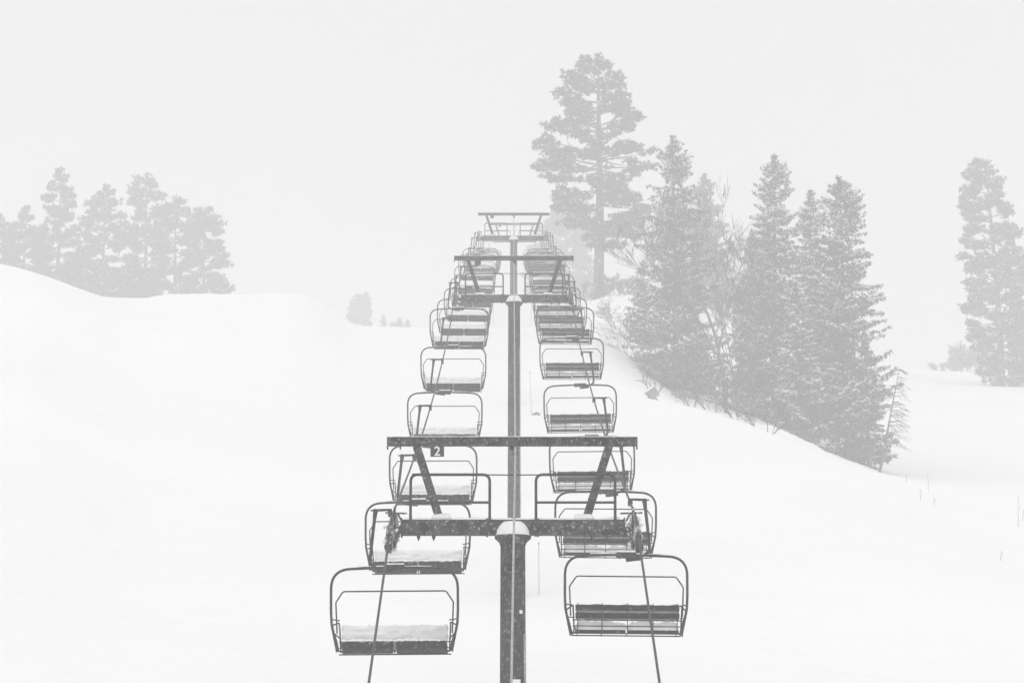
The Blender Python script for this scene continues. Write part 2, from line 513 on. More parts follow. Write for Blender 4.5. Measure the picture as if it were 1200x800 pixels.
lift_tower(50.0, 601, 618, 'nearest steel lift tower with a square number 2 sign under its top beam', '2', main=True, seed=1)
lift_tower(105.0, 602.5, 350, 'second lift tower up the slope, standing right behind the tower with the number 2', None, seed=2)
lift_tower(177.0, 602, 279, 'third lift tower, hazy grey, its top beam the highest of all the towers', None, seed=3)
lift_tower(259.0, 603, 282, 'farthest and faintest lift tower, mostly hidden behind the third tower', None, seed=4)

# haul rope (one endless loop, both strands) and the communication line
m = MB()
for s in (-1, 1):
    pts = []
    t1 = rope_pt(50, s)
    y42 = P(600 + s * 170, 800, 41.8); 
    a, b = t1, Vector((t1.x, y42.y, y42.z))
    tail = [Vector((t1.x, -40, -2.9)), Vector((t1.x, 0, -2.6)), Vector((t1.x, 15, -1.7)), Vector((t1.x, 25, -.5)), Vector((t1.x, 34, 1.1)), b, b.lerp(a, .5)]
    pts = tail + [t1] + [rope_pt(float(d), s) for d in np.arange(53, 259.1, 3.0)]
    e = pts[-1]
    pts += [e + Vector((0, 30, 3.2)), e + Vector((0, 60, 5.5)), e + Vector((0, 120, 9.5)), e + Vector((0, 200, 15))]
    m.tube(pts, .019, 8)
tag(m.build('haul_rope', M_ROPE), 'long steel haul rope running up both sides of the towers and carrying the chairs', 'haul rope')

m = MB()
c1, c2, c3, c4 = P(604, 525, 49.9), P(602.5, 309, 104.9), P(602, 254, 176.9), P(603, 263, 258.9)
pts = [Vector((.0, -20, -2.3)), Vector((.0, 8, -1.6)), Vector((.0, 25, .3)), P(599.3, 800, 40.5), P(601.5, 665, 44.5), c1]
def span(a, b, sag, n=14):
    return [a.lerp(b, k / n) - Vector((0, 0, 4 * sag * (k / n) * (1 - k / n))) for k in range(1, n + 1)]
pts += span(c1, c2, .9) + span(c2, c3, 1.0) + span(c3, c4, 1.0)
m.tube(pts, .017, 6)
tag(m.build('communication_line', M_CABLE), 'thin frosted cable hanging down the middle in front of the tower posts', 'cable')


# ------------------------------------------------------------------ chairs
def seat_snow_mesh(seed):
    """snow bank on the seat, deepest at the back, crumbling over the front lip"""
    X0 = -.07
    m = MB()
    nx, ny = 90, 12
    n0 = len(m.v)
    for i in range(nx + 1):
        for j in range(ny + 1):
            x = X0 - .868 + 1.736 * i / nx; t = j / ny; y = -.415 + .465 * t
            seat = -2.243 + .128 * t
            gap = 1 - .45 * math.exp(-((x - X0) / .05) ** 2)
            e = min(1, t * 14) ** .5 * min(1, i / nx * 40) ** .5 * min(1, (1 - i / nx) * 40) ** .5
            hgt = (.125 * (1 - t) + .022) * gap * (1 + .75 * noise.noise(Vector((x * 4 + seed * 9.1, y * 5, 2))) + .3 * noise.noise(Vector((x * 19 + seed * 5.3, y * 12, 4))))
            z = seat + hgt * e
            if j == ny: y += .012; z = seat - .008 - .05 * abs(noise.noise(Vector((x * 22 + seed * 3.7, 1, 7))))
            m.v.append((x, y, z))
    for i in range(nx):
        for j in range(ny):
            a = n0 + i * (ny + 1) + j
            m.f.append((a, a + ny + 1, a + ny + 2, a + 1))
    return m


def make_chair():
    """origin on the rope; +y is the way the rider faces, +x is outboard"""
    root = empty('lift_chair')
    X0 = -.07
    m = MB()                                                            # grip on the rope and T arm
    m.box(-.035, .035, -.15, .15, -.045, .045)
    m.tube([(-.03, 0, .055), (.16, 0, .05), (.33, 0, .045)], [.018, .024, .012], 8)
    m.lathe([(.03, -.06), (.048, .0), (.03, .03)], c=(.245, 0, .04), seg=12)
    m.build('grip', M_TUBE, root, bevel=.006)
    m = MB()                                                            # bent hanger stem
    m.tube(fillet([(.245, 0, .03), (.30, 0, -.45), (.345, 0, -.90), (.02, 0, -.945)], [0, .3, .34, 0], 12), .028, 10)
    m.tube([(.245, 0, .03), (.262, 0, -.12)], [.042, .029], 10)
    m.build('hanger_stem', M_TUBE, root)
    m = MB()                                                            # hub clamp in the middle of the bail
    m.box(X0 - .17, X0 + .17, -.05, .05, -.955, -.865)
    for k in (-.11, 0, .11):
        m.lathe([(.02, -.065), (.02, .065)], c=(X0 + k, 0, -.91), seg=6)
    m.tube([(X0 + .0, .07, -.99), (X0 + .26, .07, -.96)], .03, 8)
    m.build('hub_clamp', M_TUBE, root, bevel=.006)
    m = MB()                                                            # bail: the big rounded frame
    zt, zb = -.91, -2.27
    W = 1.045
    path = fillet([(X0 - W + .10, 0, zb), (X0 - W + .01, 0, -1.83), (X0 - W, 0, -1.60), (X0 - W, 0, zt - .03), (X0 - .25, 0, zt), (X0 + .25, 0, zt), (X0 + W, 0, zt - .03), (X0 + W, 0, -1.60), (X0 + W - .01, 0, -1.83), (X0 + W - .10, 0, zb)],
                  [0, .3, .1, .50, .1, .1, .50, .1, .3, 0], 12)
    m.tube(path, .0225, 10)
    m.build('bail_frame', M_TUBE, root)
    m = MB()                                                            # restraint bar with chamfered corners
    path = fillet([(X0 - .95, -.16, -1.98), (X0 - .97, -.10, -1.47), (X0 - .85, -.08, -1.29), (X0 + .85, -.08, -1.29), (X0 + .97, -.10, -1.47), (X0 + .95, -.16, -1.98)], .07, 4)
    m.tube(path, .0125, 8)
    m.build('restraint_bar', M_TUBE, root)
    m = MB()                                                            # side arms and seat frame
    for s in (-1, 1):
        x = X0 + s * .92
        m.tube(fillet([(X0 + s * 1.02, .0, -1.86), (x, -.16, -1.80), (x, -.47, -1.84), (x - s * .02, -.46, -2.24), (x, -.02, -2.28), (X0 + s * .94, .06, -2.16), (X0 + s * .985, .02, -2.0)], .06, 4), .013, 8)
        m.tube([(X0 + s * 1.03, 0, -1.76), (X0 + s * .90, -.02, -1.78)], .011, 6)
        m.tube([(X0 + s * .945, 0, zb), (X0 + s * .86, -.3, -2.27)], .016, 6)
        m.tube([(X0 + s * 1.0, -.02, -1.98), (X0 + s * .90, -.42, -2.04)], .012, 6)
        m.lathe([(.008, -.012), (.04, -.010), (.04, .010), (.008, .012)], c=(X0 + s * .955, .0, -2.265), axis='x', seg=10)
    for (y, z, r) in ((-.455, -2.085, .010), (-.455, -2.185, .010), (-.40, -2.30, .012), (.03, -2.29, .012)):
        m.tube([(X0 - .93, y, z), (X0 + .93, y, z)], r, 6)
    for k in (-.84, -.43, 0, .43, .84):
        m.tube([(X0 + k, -.475, -1.80), (X0 + k, -.475, -2.10), (X0 + k, -.42, -2.29), (X0 + k, .02, -2.30)], .009, 6)
    m.build('seat_frame', M_TUBE, root)
    m = MB()                                                            # two padded back slats
    for (z0, z1) in ((-1.92, -1.825), (-2.05, -1.96)):
        m.box(X0 - .88, X0 + .88, -.465, -.425, z0, z1)
    m.build('backrest', M_DARK, root, bevel=.012)
    for s in (-1, 1):                                                   # two seat cushions, front lips turned down
        m = MB()
        a, b = (X0 - .87, X0 - .03) if s < 0 else (X0 + .03, X0 + .87)
        dz = -.012 if s < 0 else 0
        n = len(m.v)
        prof = [(-.41, -2.245), (-.10, -2.165), (.02, -2.115), (.05, -2.125), (.06, -2.232), (.04, -2.242), (.02, -2.175), (-.10, -2.21), (-.41, -2.285)]
        for x in (a, b):
            for (y, z) in prof: m.v.append((x, y, z + dz))
        k = len(prof)
        for i in range(k):
            j = (i + 1) % k
            m.f.append((n + i, n + j, n + k + j, n + k + i))
        m.f.append(tuple(n + i for i in range(k))); m.f.append(tuple(n + k + i for i in reversed(range(k))))
        m.build('seat_cushion', M_DARK, root, smooth=False)
    seat_snow_mesh(0).build('seat_snow', M_SNOWC, root)
    m = MB()                                                            # snow plastered on the front of the back slats
    nx, nz = 60, 8
    n0 = len(m.v)
    for i in range(nx + 1):
        for j in range(nz + 1):
            x = X0 - .874 + 1.748 * i / nx
            e = min(j / nz, 1 - j / nz, i / nx * 8, (1 - i / nx) * 8)
            th = .06 * min(1, e * 4) ** .5 * (1 + .8 * noise.noise(Vector((x * 5, j * .5, 1))) + .3 * noise.noise(Vector((x * 17, j * 1.3, 2))))
            zt2 = -1.815 + .022 * noise.noise(Vector((x * 6, 5, 1))); zb2 = -2.075 + .02 * noise.noise(Vector((x * 9, 9, 1)))
            m.v.append((x, -.423 + th, zb2 + (zt2 - zb2) * j / nz))
    for i in range(nx):
        for j in range(nz):
            a = n0 + i * (nz + 1) + j
            m.f.append((a, a + nz + 1, a + nz + 2, a + 1))
    m.build('backrest_snow', M_SNOWC, root)
    m = MB()
    m.snow(X0 - .62, X0 + .62, -.022, .022, -.890, .012, seed=6, step=.035, amp=.8)
    m.snow(X0 - .17, X0 + .17, -.05, .05, -.864, .03, seed=9, step=.02)
    m.build('bail_snow', M_SNOWC, root)
    return root


def children(o): return [c for c in bpy.data.objects if c.parent == o]


chair0 = make_chair()
CH = [chair0] + children(chair0)
ORD = ['nearest', 'second', 'third', 'fourth', 'fifth', 'sixth', 'seventh', 'eighth', 'ninth', 'tenth', 'eleventh', 'twelfth', 'thirteenth', 'fourteenth', 'fifteenth', 'sixteenth', 'seventeenth', 'eighteenth']
SNOW_VARIANTS = []
for q in (3, 6, 9, 12):
    o = seat_snow_mesh(q).build('seat_snow', M_SNOWC); SNOW_VARIANTS.append(o.data); bpy.data.objects.remove(o)
DL = [50.4, 61.3, 73.3, 86.0, 98.4, 109.5, 121, 133, 145, 157, 169, 182, 194, 206, 218, 230, 242]
DR = [52.2, 63.4, 75.3, 88.2, 100.3, 111.5, 122.5, 134.5, 147, 159, 171, 183, 195, 207, 219, 231, 243]
first = True
for side, lst in ((-1, DL), (1, DR)):
    for k, D in enumerate(lst):
        if first:
            root = chair0; first = False
        else:
            root = chair0.copy(); COL.objects.link(root)
            for ch in CH[1:]:
                c = ch.copy(); COL.objects.link(c); c.parent = root
                if c.name.startswith('seat_snow'): c.data = SNOW_VARIANTS[(k + (side > 0)) % 4]
        root.location = rope_pt(D, side) + Vector((-.05 if (k == 0 and side < 0) else 0, 0, 0))
        rr = random.Random(k * 7 + side)
        root.rotation_euler = (R(rr.uniform(-2.2, 2.2) + (3.0 if side < 0 else 0)), R(rr.uniform(-.7, .7)), (math.pi if side < 0 else 0) + R(rr.uniform(-1.5, 1.5)))
        if side < 0:
            lab = f'{ORD[k]} empty chair up the left rope, facing us with snow plastered on its backrest'
            root['group'] = 'snowy chairs coming down on the left rope'
        else:
            lab = f'{ORD[k]} empty chair up the right rope, seen from behind with dark back slats'
            root['group'] = 'empty chairs going up on the right rope'
        tag(root, lab, 'lift chair')


# ------------------------------------------------------------------ trees
def mesh_np(name, V, Fc, mat, parent):
    me = bpy.data.meshes.new(name)
    me.from_pydata(V.tolist(), [], Fc.tolist())
    me.materials.append(mat); me.update()
    o = bpy.data.objects.new(name, me); COL.objects.link(o); o.parent = parent
    return o


def blades(C, A, B, name, mat, parent, taper=.35):
    """diamond shaped leaf faces: centres C, half length A, half width B (all n x 3)"""
    n = len(C)
    V = np.empty((n, 4, 3))
    V[:, 0] = C - A; V[:, 1] = C + B - A * taper * .3; V[:, 2] = C + A; V[:, 3] = C - B - A * taper * .3
    Fc = np.arange(n * 4).reshape(n, 4)
    return mesh_np(name, V.reshape(-1, 3), Fc, mat, parent)


def unit(a): return a / np.maximum(np.linalg.norm(a, axis=-1, keepdims=True), 1e-6)


def fir(px_top, py_top, D, px_base, R0, label, group, seed, cover=.3, dens=1.0, name='fir_tree', size=.9, drop=0.0, power=.6, skirt=0.03, cat='fir tree'):
    rng = np.random.default_rng(seed)
    b = P(px_base, 400, D); bx, by = b.x, b.y
    z0 = gz(bx, by) - .2 - drop
    H = zat(by, py_top) - z0
    root = empty(name, (bx, by, z0)); tag(root, label, cat, group)
    lean = (px_top - px_base) / F * D
    m = MB(); pts = [(lean * t, 0, H * t) for t in np.linspace(0, .99, 8)]
    m.tube(pts, [max(.02, H * .013 * (1 - t) + .02) for t in np.linspace(0, 1, 8)], 8)
    m.build('trunk', M_BARK, root)
    C, A, B, S, SA, SB = [], [], [], [], [], []
    nb = int(H * 15 * dens)
    br = MB()
    ph = rng.uniform(0, 7, 6)
    for i in range(nb):
        t = skirt + (1 - skirt) * (i + rng.uniform(0, 1)) / nb
        wh = .42 / H
        t = min(.995, (math.floor(t / wh) + .5 + rng.normal(0, .16)) * wh)
        az = rng.uniform(0, 2 * math.pi)
        env = (1 - t) ** power * min(1, (1 - t) / .10) ** .45 * (1 + .16 * math.sin(3 * az + ph[0]) * math.sin(t * 14 + ph[1]) + .12 * math.sin(t * 37 + ph[2] + az))
        if t < .12: env *= .75 + 2 * t
        Lb = R0 * env * rng.uniform(.62, 1.12) + .12
        dirh = np.array([math.cos(az), math.sin(az), 0.0])
        rise = rng.uniform(-.35, .02) if t < .8 else rng.uniform(0, .7)
        p0 = np.array([lean * t, 0, H * t])
        n = max(4, int(Lb * 15 * dens))
        s = (np.arange(n) + rng.uniform(0, 1, n)) / n
        s = .12 + .88 * s
        curve = rise * s + .22 * s * s * (1 if t < .85 else 0)
        pc = p0 + dirh * (s * Lb)[:, None] + np.array([0, 0, 1.0]) * (curve * Lb)[:, None]
        side = np.array([-dirh[1], dirh[0], 0.0])
        w = (1 - s) * .42 * Lb ** .7 + .10
        off = rng.uniform(-1, 1, n)
        pc = pc + side * (off * w)[:, None] + np.array([0, 0, -1.0]) * (np.abs(off) * w * .35 + rng.uniform(0, .12, n))[:, None]
        a = unit(dirh * .8 + side * (off * 1.1)[:, None] + rng.normal(0, .3, (n, 3)) + np.array([0, 0, -.25]))
        nrm = unit(np.array([0, 0, 1.0]) + rng.normal(0, .55, (n, 3)))
        bb = unit(np.cross(a, nrm))
        ln = rng.uniform(.15, .34, n) * size * (.75 + .4 * (1 - t)); wd = ln * rng.uniform(.20, .36, n)
        C.append(pc); A.append(a * ln[:, None]); B.append(bb * wd[:, None])
        # hanging lower sprays give the branch body
        k = rng.uniform(0, 1, n) < .6
        if k.any():
            q = pc[k] - np.array([0, 0, .12]) * size
            a2 = unit(rng.normal(0, .5, (k.sum(), 3)) + np.array([0, 0, -.9]))
            b2 = unit(np.cross(a2, rng.normal(0, 1, (k.sum(), 3))))
            C.append(q); A.append(a2 * (ln[k] * .8)[:, None]); B.append(b2 * (wd[k] * .9)[:, None])
        clump = math.sin(az * 2 + t * 23 + ph[3]) * .5 + .5
        k = rng.uniform(0, 1, n) < cover * (.1 + 2.3 * clump ** 1.6)
        if k.any():
            S.append(pc[k] + np.array([0, 0, .09]) * size + dirh * .04); SA.append(a[k] * (ln[k] * .95)[:, None]); SB.append(bb[k] * (wd[k] * 1.7)[:, None])
        if Lb > .8 and rng.uniform() < .5:
            br.tube([tuple(p0), tuple(p0 + dirh * Lb * .5 + np.array([0, 0, (rise * .5 + .05) * Lb])), tuple(p0 + dirh * Lb * .92 + np.array([0, 0, (rise * .92 + .18) * Lb]))], [.035, .02, .008], 4, caps=False)
    n = 60                                                # leader tuft
    h = rng.uniform(0, 1.3, n); d = unit(rng.normal(0, 1, (n, 3)) * np.array([1, 1, .3]) + np.array([0, 0, .6]))
    pc = np.array([lean, 0, H]) + np.array([0, 0, -1.0]) * h[:, None] + d * (h * .22)[:, None]
    C.append(pc); A.append(d * (.10 + .10 * h)[:, None] * size); B.append(unit(np.cross(d, rng.normal(0, 1, (n, 3)))) * .06)
    if br.v: br.build('branches', M_BARK, root)
    blades(np.concatenate(C), np.concatenate(A), np.concatenate(B), 'crown', M_NEEDLE, root)
    if S: blades(np.concatenate(S), np.concatenate(SA), np.concatenate(SB), 'snowy_foliage', M_SNOWT, root)
    return root


def pine(px_trunk, py_top, D, prof, label, group, seed, limbs=40, cover=.1, name='pine_tree', py_base=None, pad=1.2, tuft=.36, blade=.24, trunk_r=None, cat='pine tree', ntuft=20, nb=13, px_top=None):
    """prof: (photo y, half width left px, half width right px) top to bottom of the crown.
    Each limb ends in rounded pads of foliage, each pad a cloud of small needle tufts."""
    rng = np.random.default_rng(seed)
    b = P(px_trunk, 400, D); bx, by = b.x, b.y
    z0 = gz(bx, by) - .3
    if py_base is not None: z0 = min(z0, zat(by, py_base))
    H = zat(by, py_top) - z0
    lean = 0 if px_top is None else (px_top - px_trunk) / F * D
    sc_ = D / F
    root = empty(name, (bx, by, z0)); tag(root, label, cat, group)
    r0 = trunk_r or H * .016
    m = MB()
    wob = lambda t: (lean * t * t + .12 * math.sin(t * 7 + seed) * (1 - t), .12 * math.cos(t * 5 + seed), H * t)
    ts = np.linspace(0, .985, 12)
    m.tube([wob(t) for t in ts], [r0 * (1 - t) ** .8 + .03 for t in ts], 8)
    m.build('trunk', M_BARK, root)
    pt = [(zat(by, y) - z0) / H for y, a, c in prof][::-1]
    pl = [a * sc_ for y, a, c in prof][::-1]; pr = [c * sc_ for y, a, c in prof][::-1]
    lo, hi = pt[0], pt[-1]
    T, TR = [], []
    br = MB()
    def add_pad(q, rad):
        n = max(4, int(ntuft * (rad / pad) ** 1.7))
        d = unit(rng.normal(0, 1, (n, 3)))
        T.append(q + d * (rad * rng.uniform(.15, 1, n) ** .5)[:, None] * np.array([1, 1, .44])); TR.append(tuft * rng.uniform(.7, 1.25, n))
    for i in range(limbs):
        t = lo + (hi - lo) * (i + rng.uniform(0, 1)) / limbs
        az = i * 2.399 + rng.uniform(-.6, .6)
        if i % 3 != 2: az = (0 if i % 2 else math.pi) + rng.uniform(-.75, .75)
        c = math.cos(az)
        wl, wr = np.interp(t, pt, pl), np.interp(t, pt, pr)
        W = (wr if c > 0 else wl) * abs(c) + (wl + wr) / 2 * (1 - abs(c))
        W *= rng.uniform(.80, 1.10) if i % 3 != 2 else rng.uniform(.45, .95)
        dirh = np.array([c, math.sin(az), 0.0]); side = np.array([-dirh[1], dirh[0], 0.0])
        rise = rng.uniform(-.25, .1) if t < .5 * (lo + hi) else rng.uniform(-.05, .4)
        ax = np.array([lean * t * t, 0, H * t])
        p0 = np.array(wob(max(.02, t - rise * W / H - .02)))
        rad = min(pad * rng.uniform(.6, 1.2), .22 + W * .36)
        pend = ax + dirh * max(.1, W - rad * .6) + np.array([0, 0, rng.normal(0, .15)])
        mid = p0 * .5 + pend * .5 + np.array([0, 0, -.08 * W + rng.uniform(-.2, .2)])
        B_ = lambda u: (1 - u) ** 2 * p0 + 2 * u * (1 - u) * mid + u * u * pend
        if W > .6:
            br.tube([tuple(B_(u)) for u in (0, .33, .66, 1)], [.05 + W * .014, .04 + W * .008, .03, .015], 5, caps=False)
        add_pad(pend, rad)
        extra = 0 if W < 1.1 else (1 if W < 2.4 else (2 if W < 4.5 else 3))
        for k in range(extra):
            u = rng.uniform(.38, .95); q = B_(u) + side * rng.normal(0, .28) * W * .6 + np.array([0, 0, rng.normal(.15, .25)])
            add_pad(q, rad * rng.uniform(.6, .95))
            br.tube([tuple(B_(u * .8)), tuple(q)], [.035, .012], 4, caps=False)
    for k in range(7):                                   # tufts round the leader
        h = rng.uniform(0, 1.3)
        T.append(np.array([[lean + rng.normal(0, .1 + .18 * h), rng.normal(0, .1 + .18 * h), H - tuft * .7 - h]])); TR.append(np.array([tuft * .85]))
    T = np.concatenate(T); TR = np.concatenate(TR)
    n = len(T)
    q = np.repeat(T, nb, 0); rr = np.repeat(TR, nb); N = len(q)
    d = unit(rng.normal(0, 1, (N, 3)) + np.array([0, 0, .3]))
    pc = q + d * (rr * rng.uniform(.35, .85, N))[:, None]
    a = unit(d + rng.normal(0, .25, (N, 3))); bb = unit(np.cross(a, rng.normal(0, 1, (N, 3))))
    ln = blade * rng.uniform(.7, 1.15, N); wd = ln * rng.uniform(.28, .45, N)
    if br.v: br.build('limbs', M_BARK, root)
    blades(pc, a * ln[:, None], bb * wd[:, None], 'crown', M_PINE, root)
    kk = (rng.uniform(0, 1, N) < cover) & (d[:, 2] > .1)
    if kk.any(): blades(pc[kk] + np.array([0, 0, .06]), a[kk] * ln[kk][:, None], bb[kk] * wd[kk][:, None] * 1.4, 'snowy_foliage', M_SNOWT, root)
    return root


def bare(px, D, H, label, group, seed, name='bare_tree', cat='bare tree', stems=1, spread=.35, r0=None, depth=5, lean=0.0, drop=0.1, twig=.012, nsub=3, upward=.35, mat=None, arch=0.0, wide=.25):
    rng = random.Random(seed)
    b = P(px, 400, D); z0 = gz(b.x, b.y) - drop
    root = empty(name, (b.x, b.y, z0)); tag(root, label, cat, group)
    r0 = r0 or H * .012
    trunk, crown = MB(), MB()

    def grow(p, d, L, r, lv):
        n = 4; pts = [p]; rs = [r]
        for k in range(n):
            d = (d + Vector((rng.gauss(0, .10), rng.gauss(0, .10), rng.gauss(0, .06) + .03 - arch * .12))).normalized()
            p = p + d * L / n
            pts.append(p); rs.append(max(twig * .6, r * (1 - .5 * (k + 1) / n)))
        (trunk if lv == 0 else crown).tube(pts, rs, 7 if lv == 0 else 4, caps=False)
        if lv >= depth: return
        for k in range(nsub + (1 if lv == 0 else 0)):
            s = rng.uniform(.3, 1.0); i = min(n - 1, int(s * n)); q = pts[i].lerp(pts[i + 1], s * n - i)
            az = rng.uniform(0, 2 * math.pi); sp = rng.uniform(.4, .95)
            nd = (d + Vector((math.cos(az) * sp, math.sin(az) * sp, upward * rng.uniform(-.2, 1)))).normalized()
            grow(q, nd, L * rng.uniform(.5, .75), max(twig * .8, rs[i] * .6), lv + 1)
    for k in range(stems):
        az = rng.uniform(0, 2 * math.pi)
        d = Vector((math.cos(az) * spread * (stems > 1) + lean, math.sin(az) * spread * (stems > 1), 1)).normalized()
        off = Vector((math.cos(az), math.sin(az), 0)) * wide * (stems > 1)
        grow(off, d, H * rng.uniform(.42, .55), r0 * rng.uniform(.7, 1.1), 0)
    trunk.build('trunk' if stems == 1 else 'stems', mat or M_BARK, root)
    crown.build('branches', mat or M_BARK, root)
    return root


# the big pine on the knoll, and the fainter pines behind it
pine(703, 66, 306, [(66, 4, 6), (74, 28, 14), (84, 30, 16), (92, 46, 26), (104, 50, 28), (114, 42, 36), (128, 40, 46), (142, 62, 52), (152, 52, 42), (162, 64, 46), (176, 78, 62), (188, 80, 68), (200, 84, 62), (212, 66, 34), (222, 50, 40), (240, 54, 58), (256, 58, 60), (270, 30, 54), (282, 12, 38), (292, 6, 12)],
     'tallest pine with a broad ragged crown and bare lower trunk on the knoll', None, 11, limbs=92, pad=1.12, tuft=.33, blade=.22, cover=.12, trunk_r=.55, ntuft=22)
pine(664, 232, 470, [(232, 10, 10), (260, 26, 22), (290, 32, 26), (320, 34, 30), (350, 36, 34)],
     'faint ghostly pine behind the lower left side of the tallest pine', 'faint pines behind the tallest pine', 12, limbs=44, pad=1.7, tuft=.6, blade=.4, cover=.02)
pine(640, 262, 520, [(262, 8, 8), (290, 20, 22), (320, 26, 26), (352, 28, 28)],
     'faintest low pine behind the chairs on the right rope', 'faint pines behind the tallest pine', 13, limbs=36, pad=1.7, tuft=.6, blade=.4, cover=.02)

# left group of pines behind the snow mound
LG = 'pines in the grove behind the left snow mound'
GK = dict(pad=1.05, tuft=.36, blade=.25, ntuft=19, cover=.10)
pine(26, 242, 400, [(242, 2, 3), (250, 8, 8), (262, 15, 12), (275, 22, 18), (295, 28, 26), (320, 34, 30), (350, 36, 34)], 'low pine with a small pointed top at the left edge of the left grove', LG, 21, limbs=44, **GK)
pine(-6, 250, 405, [(250, 3, 4), (266, 14, 14), (285, 24, 22), (310, 30, 28), (345, 32, 30)], 'pine cut off by the left edge of the photo in the left grove', LG, 20, limbs=40, **GK)
pine(66, 197, 395, [(197, 2, 3), (204, 8, 7), (212, 15, 9), (220, 14, 14), (227, 27, 16), (238, 16, 20), (246, 20, 22), (254, 8, 12), (262, 22, 22), (274, 28, 26), (290, 32, 30), (315, 34, 32), (350, 36, 34)], 'tall narrow pine with a spiky top, tallest of the left grove', LG, 22, limbs=62, **GK)
pine(118, 217, 400, [(217, 3, 3), (225, 8, 15), (236, 14, 18), (246, 24, 24), (258, 28, 28), (275, 26, 28), (295, 28, 26), (312, 24, 16), (335, 10, 8), (345, 3, 3)], 'pine with a visible thin trunk, second of the tall ones in the left grove', LG, 23, limbs=46, **GK)
pine(168, 206, 405, [(206, 4, 5), (211, 16, 9), (219, 24, 18), (228, 22, 16), (235, 24, 26), (243, 10, 26), (256, 20, 30), (270, 28, 30), (290, 30, 30), (312, 26, 26), (330, 14, 14), (350, 20, 20)], 'flat topped pine in the middle of the left grove', LG, 24, limbs=54, **GK)
pine(203, 230, 400, [(230, 4, 5), (240, 14, 14), (254, 18, 20), (275, 26, 26), (300, 28, 28), (325, 24, 24), (350, 22, 22)], 'rounded pine just right of the flat topped pine in the left grove', LG, 25, limbs=46, **GK)
pine(237, 244, 398, [(244, 6, 6), (250, 16, 14), (262, 20, 22), (275, 24, 28), (286, 22, 20), (300, 26, 34), (312, 22, 36), (320, 16, 18), (330, 22, 32), (348, 22, 32)], 'broad pine at the right end of the left grove', LG, 26, limbs=50, **GK)
pine(150, 312, 385, [(312, 8, 8), (322, 22, 24), (335, 32, 34), (350, 36, 38)], 'low bushy pine in front of the flat topped pine in the left grove', LG, 27, limbs=34, **GK)
pine(90, 292, 388, [(292, 6, 6), (312, 20, 20), (350, 30, 28)], 'low young pine between the two tall ones of the left grove', LG, 28, limbs=34, **GK)

# right pine
pine(1172, 188, 350, [(187, 8, 4), (196, 22, 8), (206, 26, 14), (216, 22, 24), (226, 34, 16), (236, 34, 26), (250, 34, 32), (266, 30, 38), (284, 40, 30), (292, 54, 30), (300, 48, 30), (312, 30, 26), (330, 40, 30), (350, 44, 34), (372, 40, 40), (392, 36, 46), (410, 30, 46), (430, 28, 44), (450, 20, 38)],
     'tall ragged pine standing alone near the right edge', None, 31, limbs=104, pad=1.05, tuft=.36, blade=.24, cover=.2, px_top=1160)
pine(1207, 292, 362, [(292, 5, 5), (320, 16, 16), (360, 26, 26), (400, 30, 30), (450, 32, 32)],
     'shorter pine cut by the right edge beside the tall lone pine', None, 32, limbs=70, pad=1.1, tuft=.38, blade=.25, cover=.14)

# firs on the right
FG = 'snowy firs at the edge of the gully'
fir(791, 158, 238, 792, 4.7, 'snowy fir with the sharp top nearest to the big pine', FG, 41, cover=.66, dens=1.0)
fir(828, 203, 345, 830, 4.2, 'faint grey fir far behind the bare tree', FG, 42, cover=.1, size=1.35)
fir(911, 180, 234, 906, 4.7, 'tallest of the three close set firs, on their left side', FG, 43, cover=.62, dens=1.0)
fir(953, 222, 240, 950, 3.7, 'slim fir squeezed between the two bigger right-hand firs', FG, 44, cover=.62, dens=1.0)
fir(988, 206, 224, 990, 4.2, 'dense snow laden fir with full skirts, rightmost of the close set firs', FG, 45, cover=.85, dens=1.1, power=.46)
fir(754, 305, 262, 754, 1.7, 'small loose fir beside the left foot of the sharp topped fir', FG, 46, cover=.3)
fir(816, 372, 246, 816, 2.0, 'short shaggy fir tucked under the bare tree', FG, 47, cover=.25)
fir(1014, 398, 226, 1015, 2.1, 'low fir at the right foot of the snow laden fir', FG, 48, cover=.35)
fir(883, 268, 238, 883, 2.2, 'mid-height fir leaning into the left flank of the tallest close set fir', FG, 49, cover=.22)
fir(934, 330, 222, 936, 2.4, 'short fir in front of the gap between the close set firs', FG, 50, cover=.7)

# bare broadleaf trees and scrub
bare(850, 218, 16.8, 'leafless tree with fine upright branches between the firs', None, 61, r0=.17, depth=5, nsub=4, upward=.75, twig=.021)
bare(863, 222, 14.0, 'thinner leafless tree just right of the main leafless tree', None, 62, r0=.12, depth=5, nsub=4, upward=.8, twig=.02)
BG = 'leafless bushes along the gully'
for i, (px, D, H, st, lab) in enumerate([
        (746, 244, 4.4, 7, 'arching leafless bush left of the sharp topped fir'),
        (724, 268, 3.4, 6, 'small leafless bush closest to the right rope'),
        (765, 205, 3.0, 6, 'tangled leafless bush beside the tilted wooden box'),
        (835, 200, 3.4, 7, 'leafless bush at the foot of the shaggy short fir'),
        (868, 196, 4.4, 7, 'leafless bush at the foot of the leafless trees'),
        (898, 190, 2.2, 6, 'low leafless bush in front of the tallest close set fir'),
        (812, 204, 3.6, 6, 'leafless bush under the sharp topped fir')]):
    bare(px, D, H * 1.0, lab, BG, 70 + i, name='bare_bush', cat='bush', stems=st, spread=.75, r0=.035, depth=4, nsub=3, upward=.25, twig=.011, arch=.35, wide=.35)
for i, (px, D, H, lab) in enumerate([(1132, 425, 4.6, 'faint rounded bush on the far snow left of the lone pine'), (1110, 440, 3.0, 'smaller faint bush beside the rounded one near the lone pine')]):
    bare(px, D, H, lab, 'faint bushes by the lone pine', 90 + i, name='bare_bush', cat='bush', stems=12, spread=.9, r0=.06, depth=4, nsub=4, upward=.2, twig=.035, wide=.8)


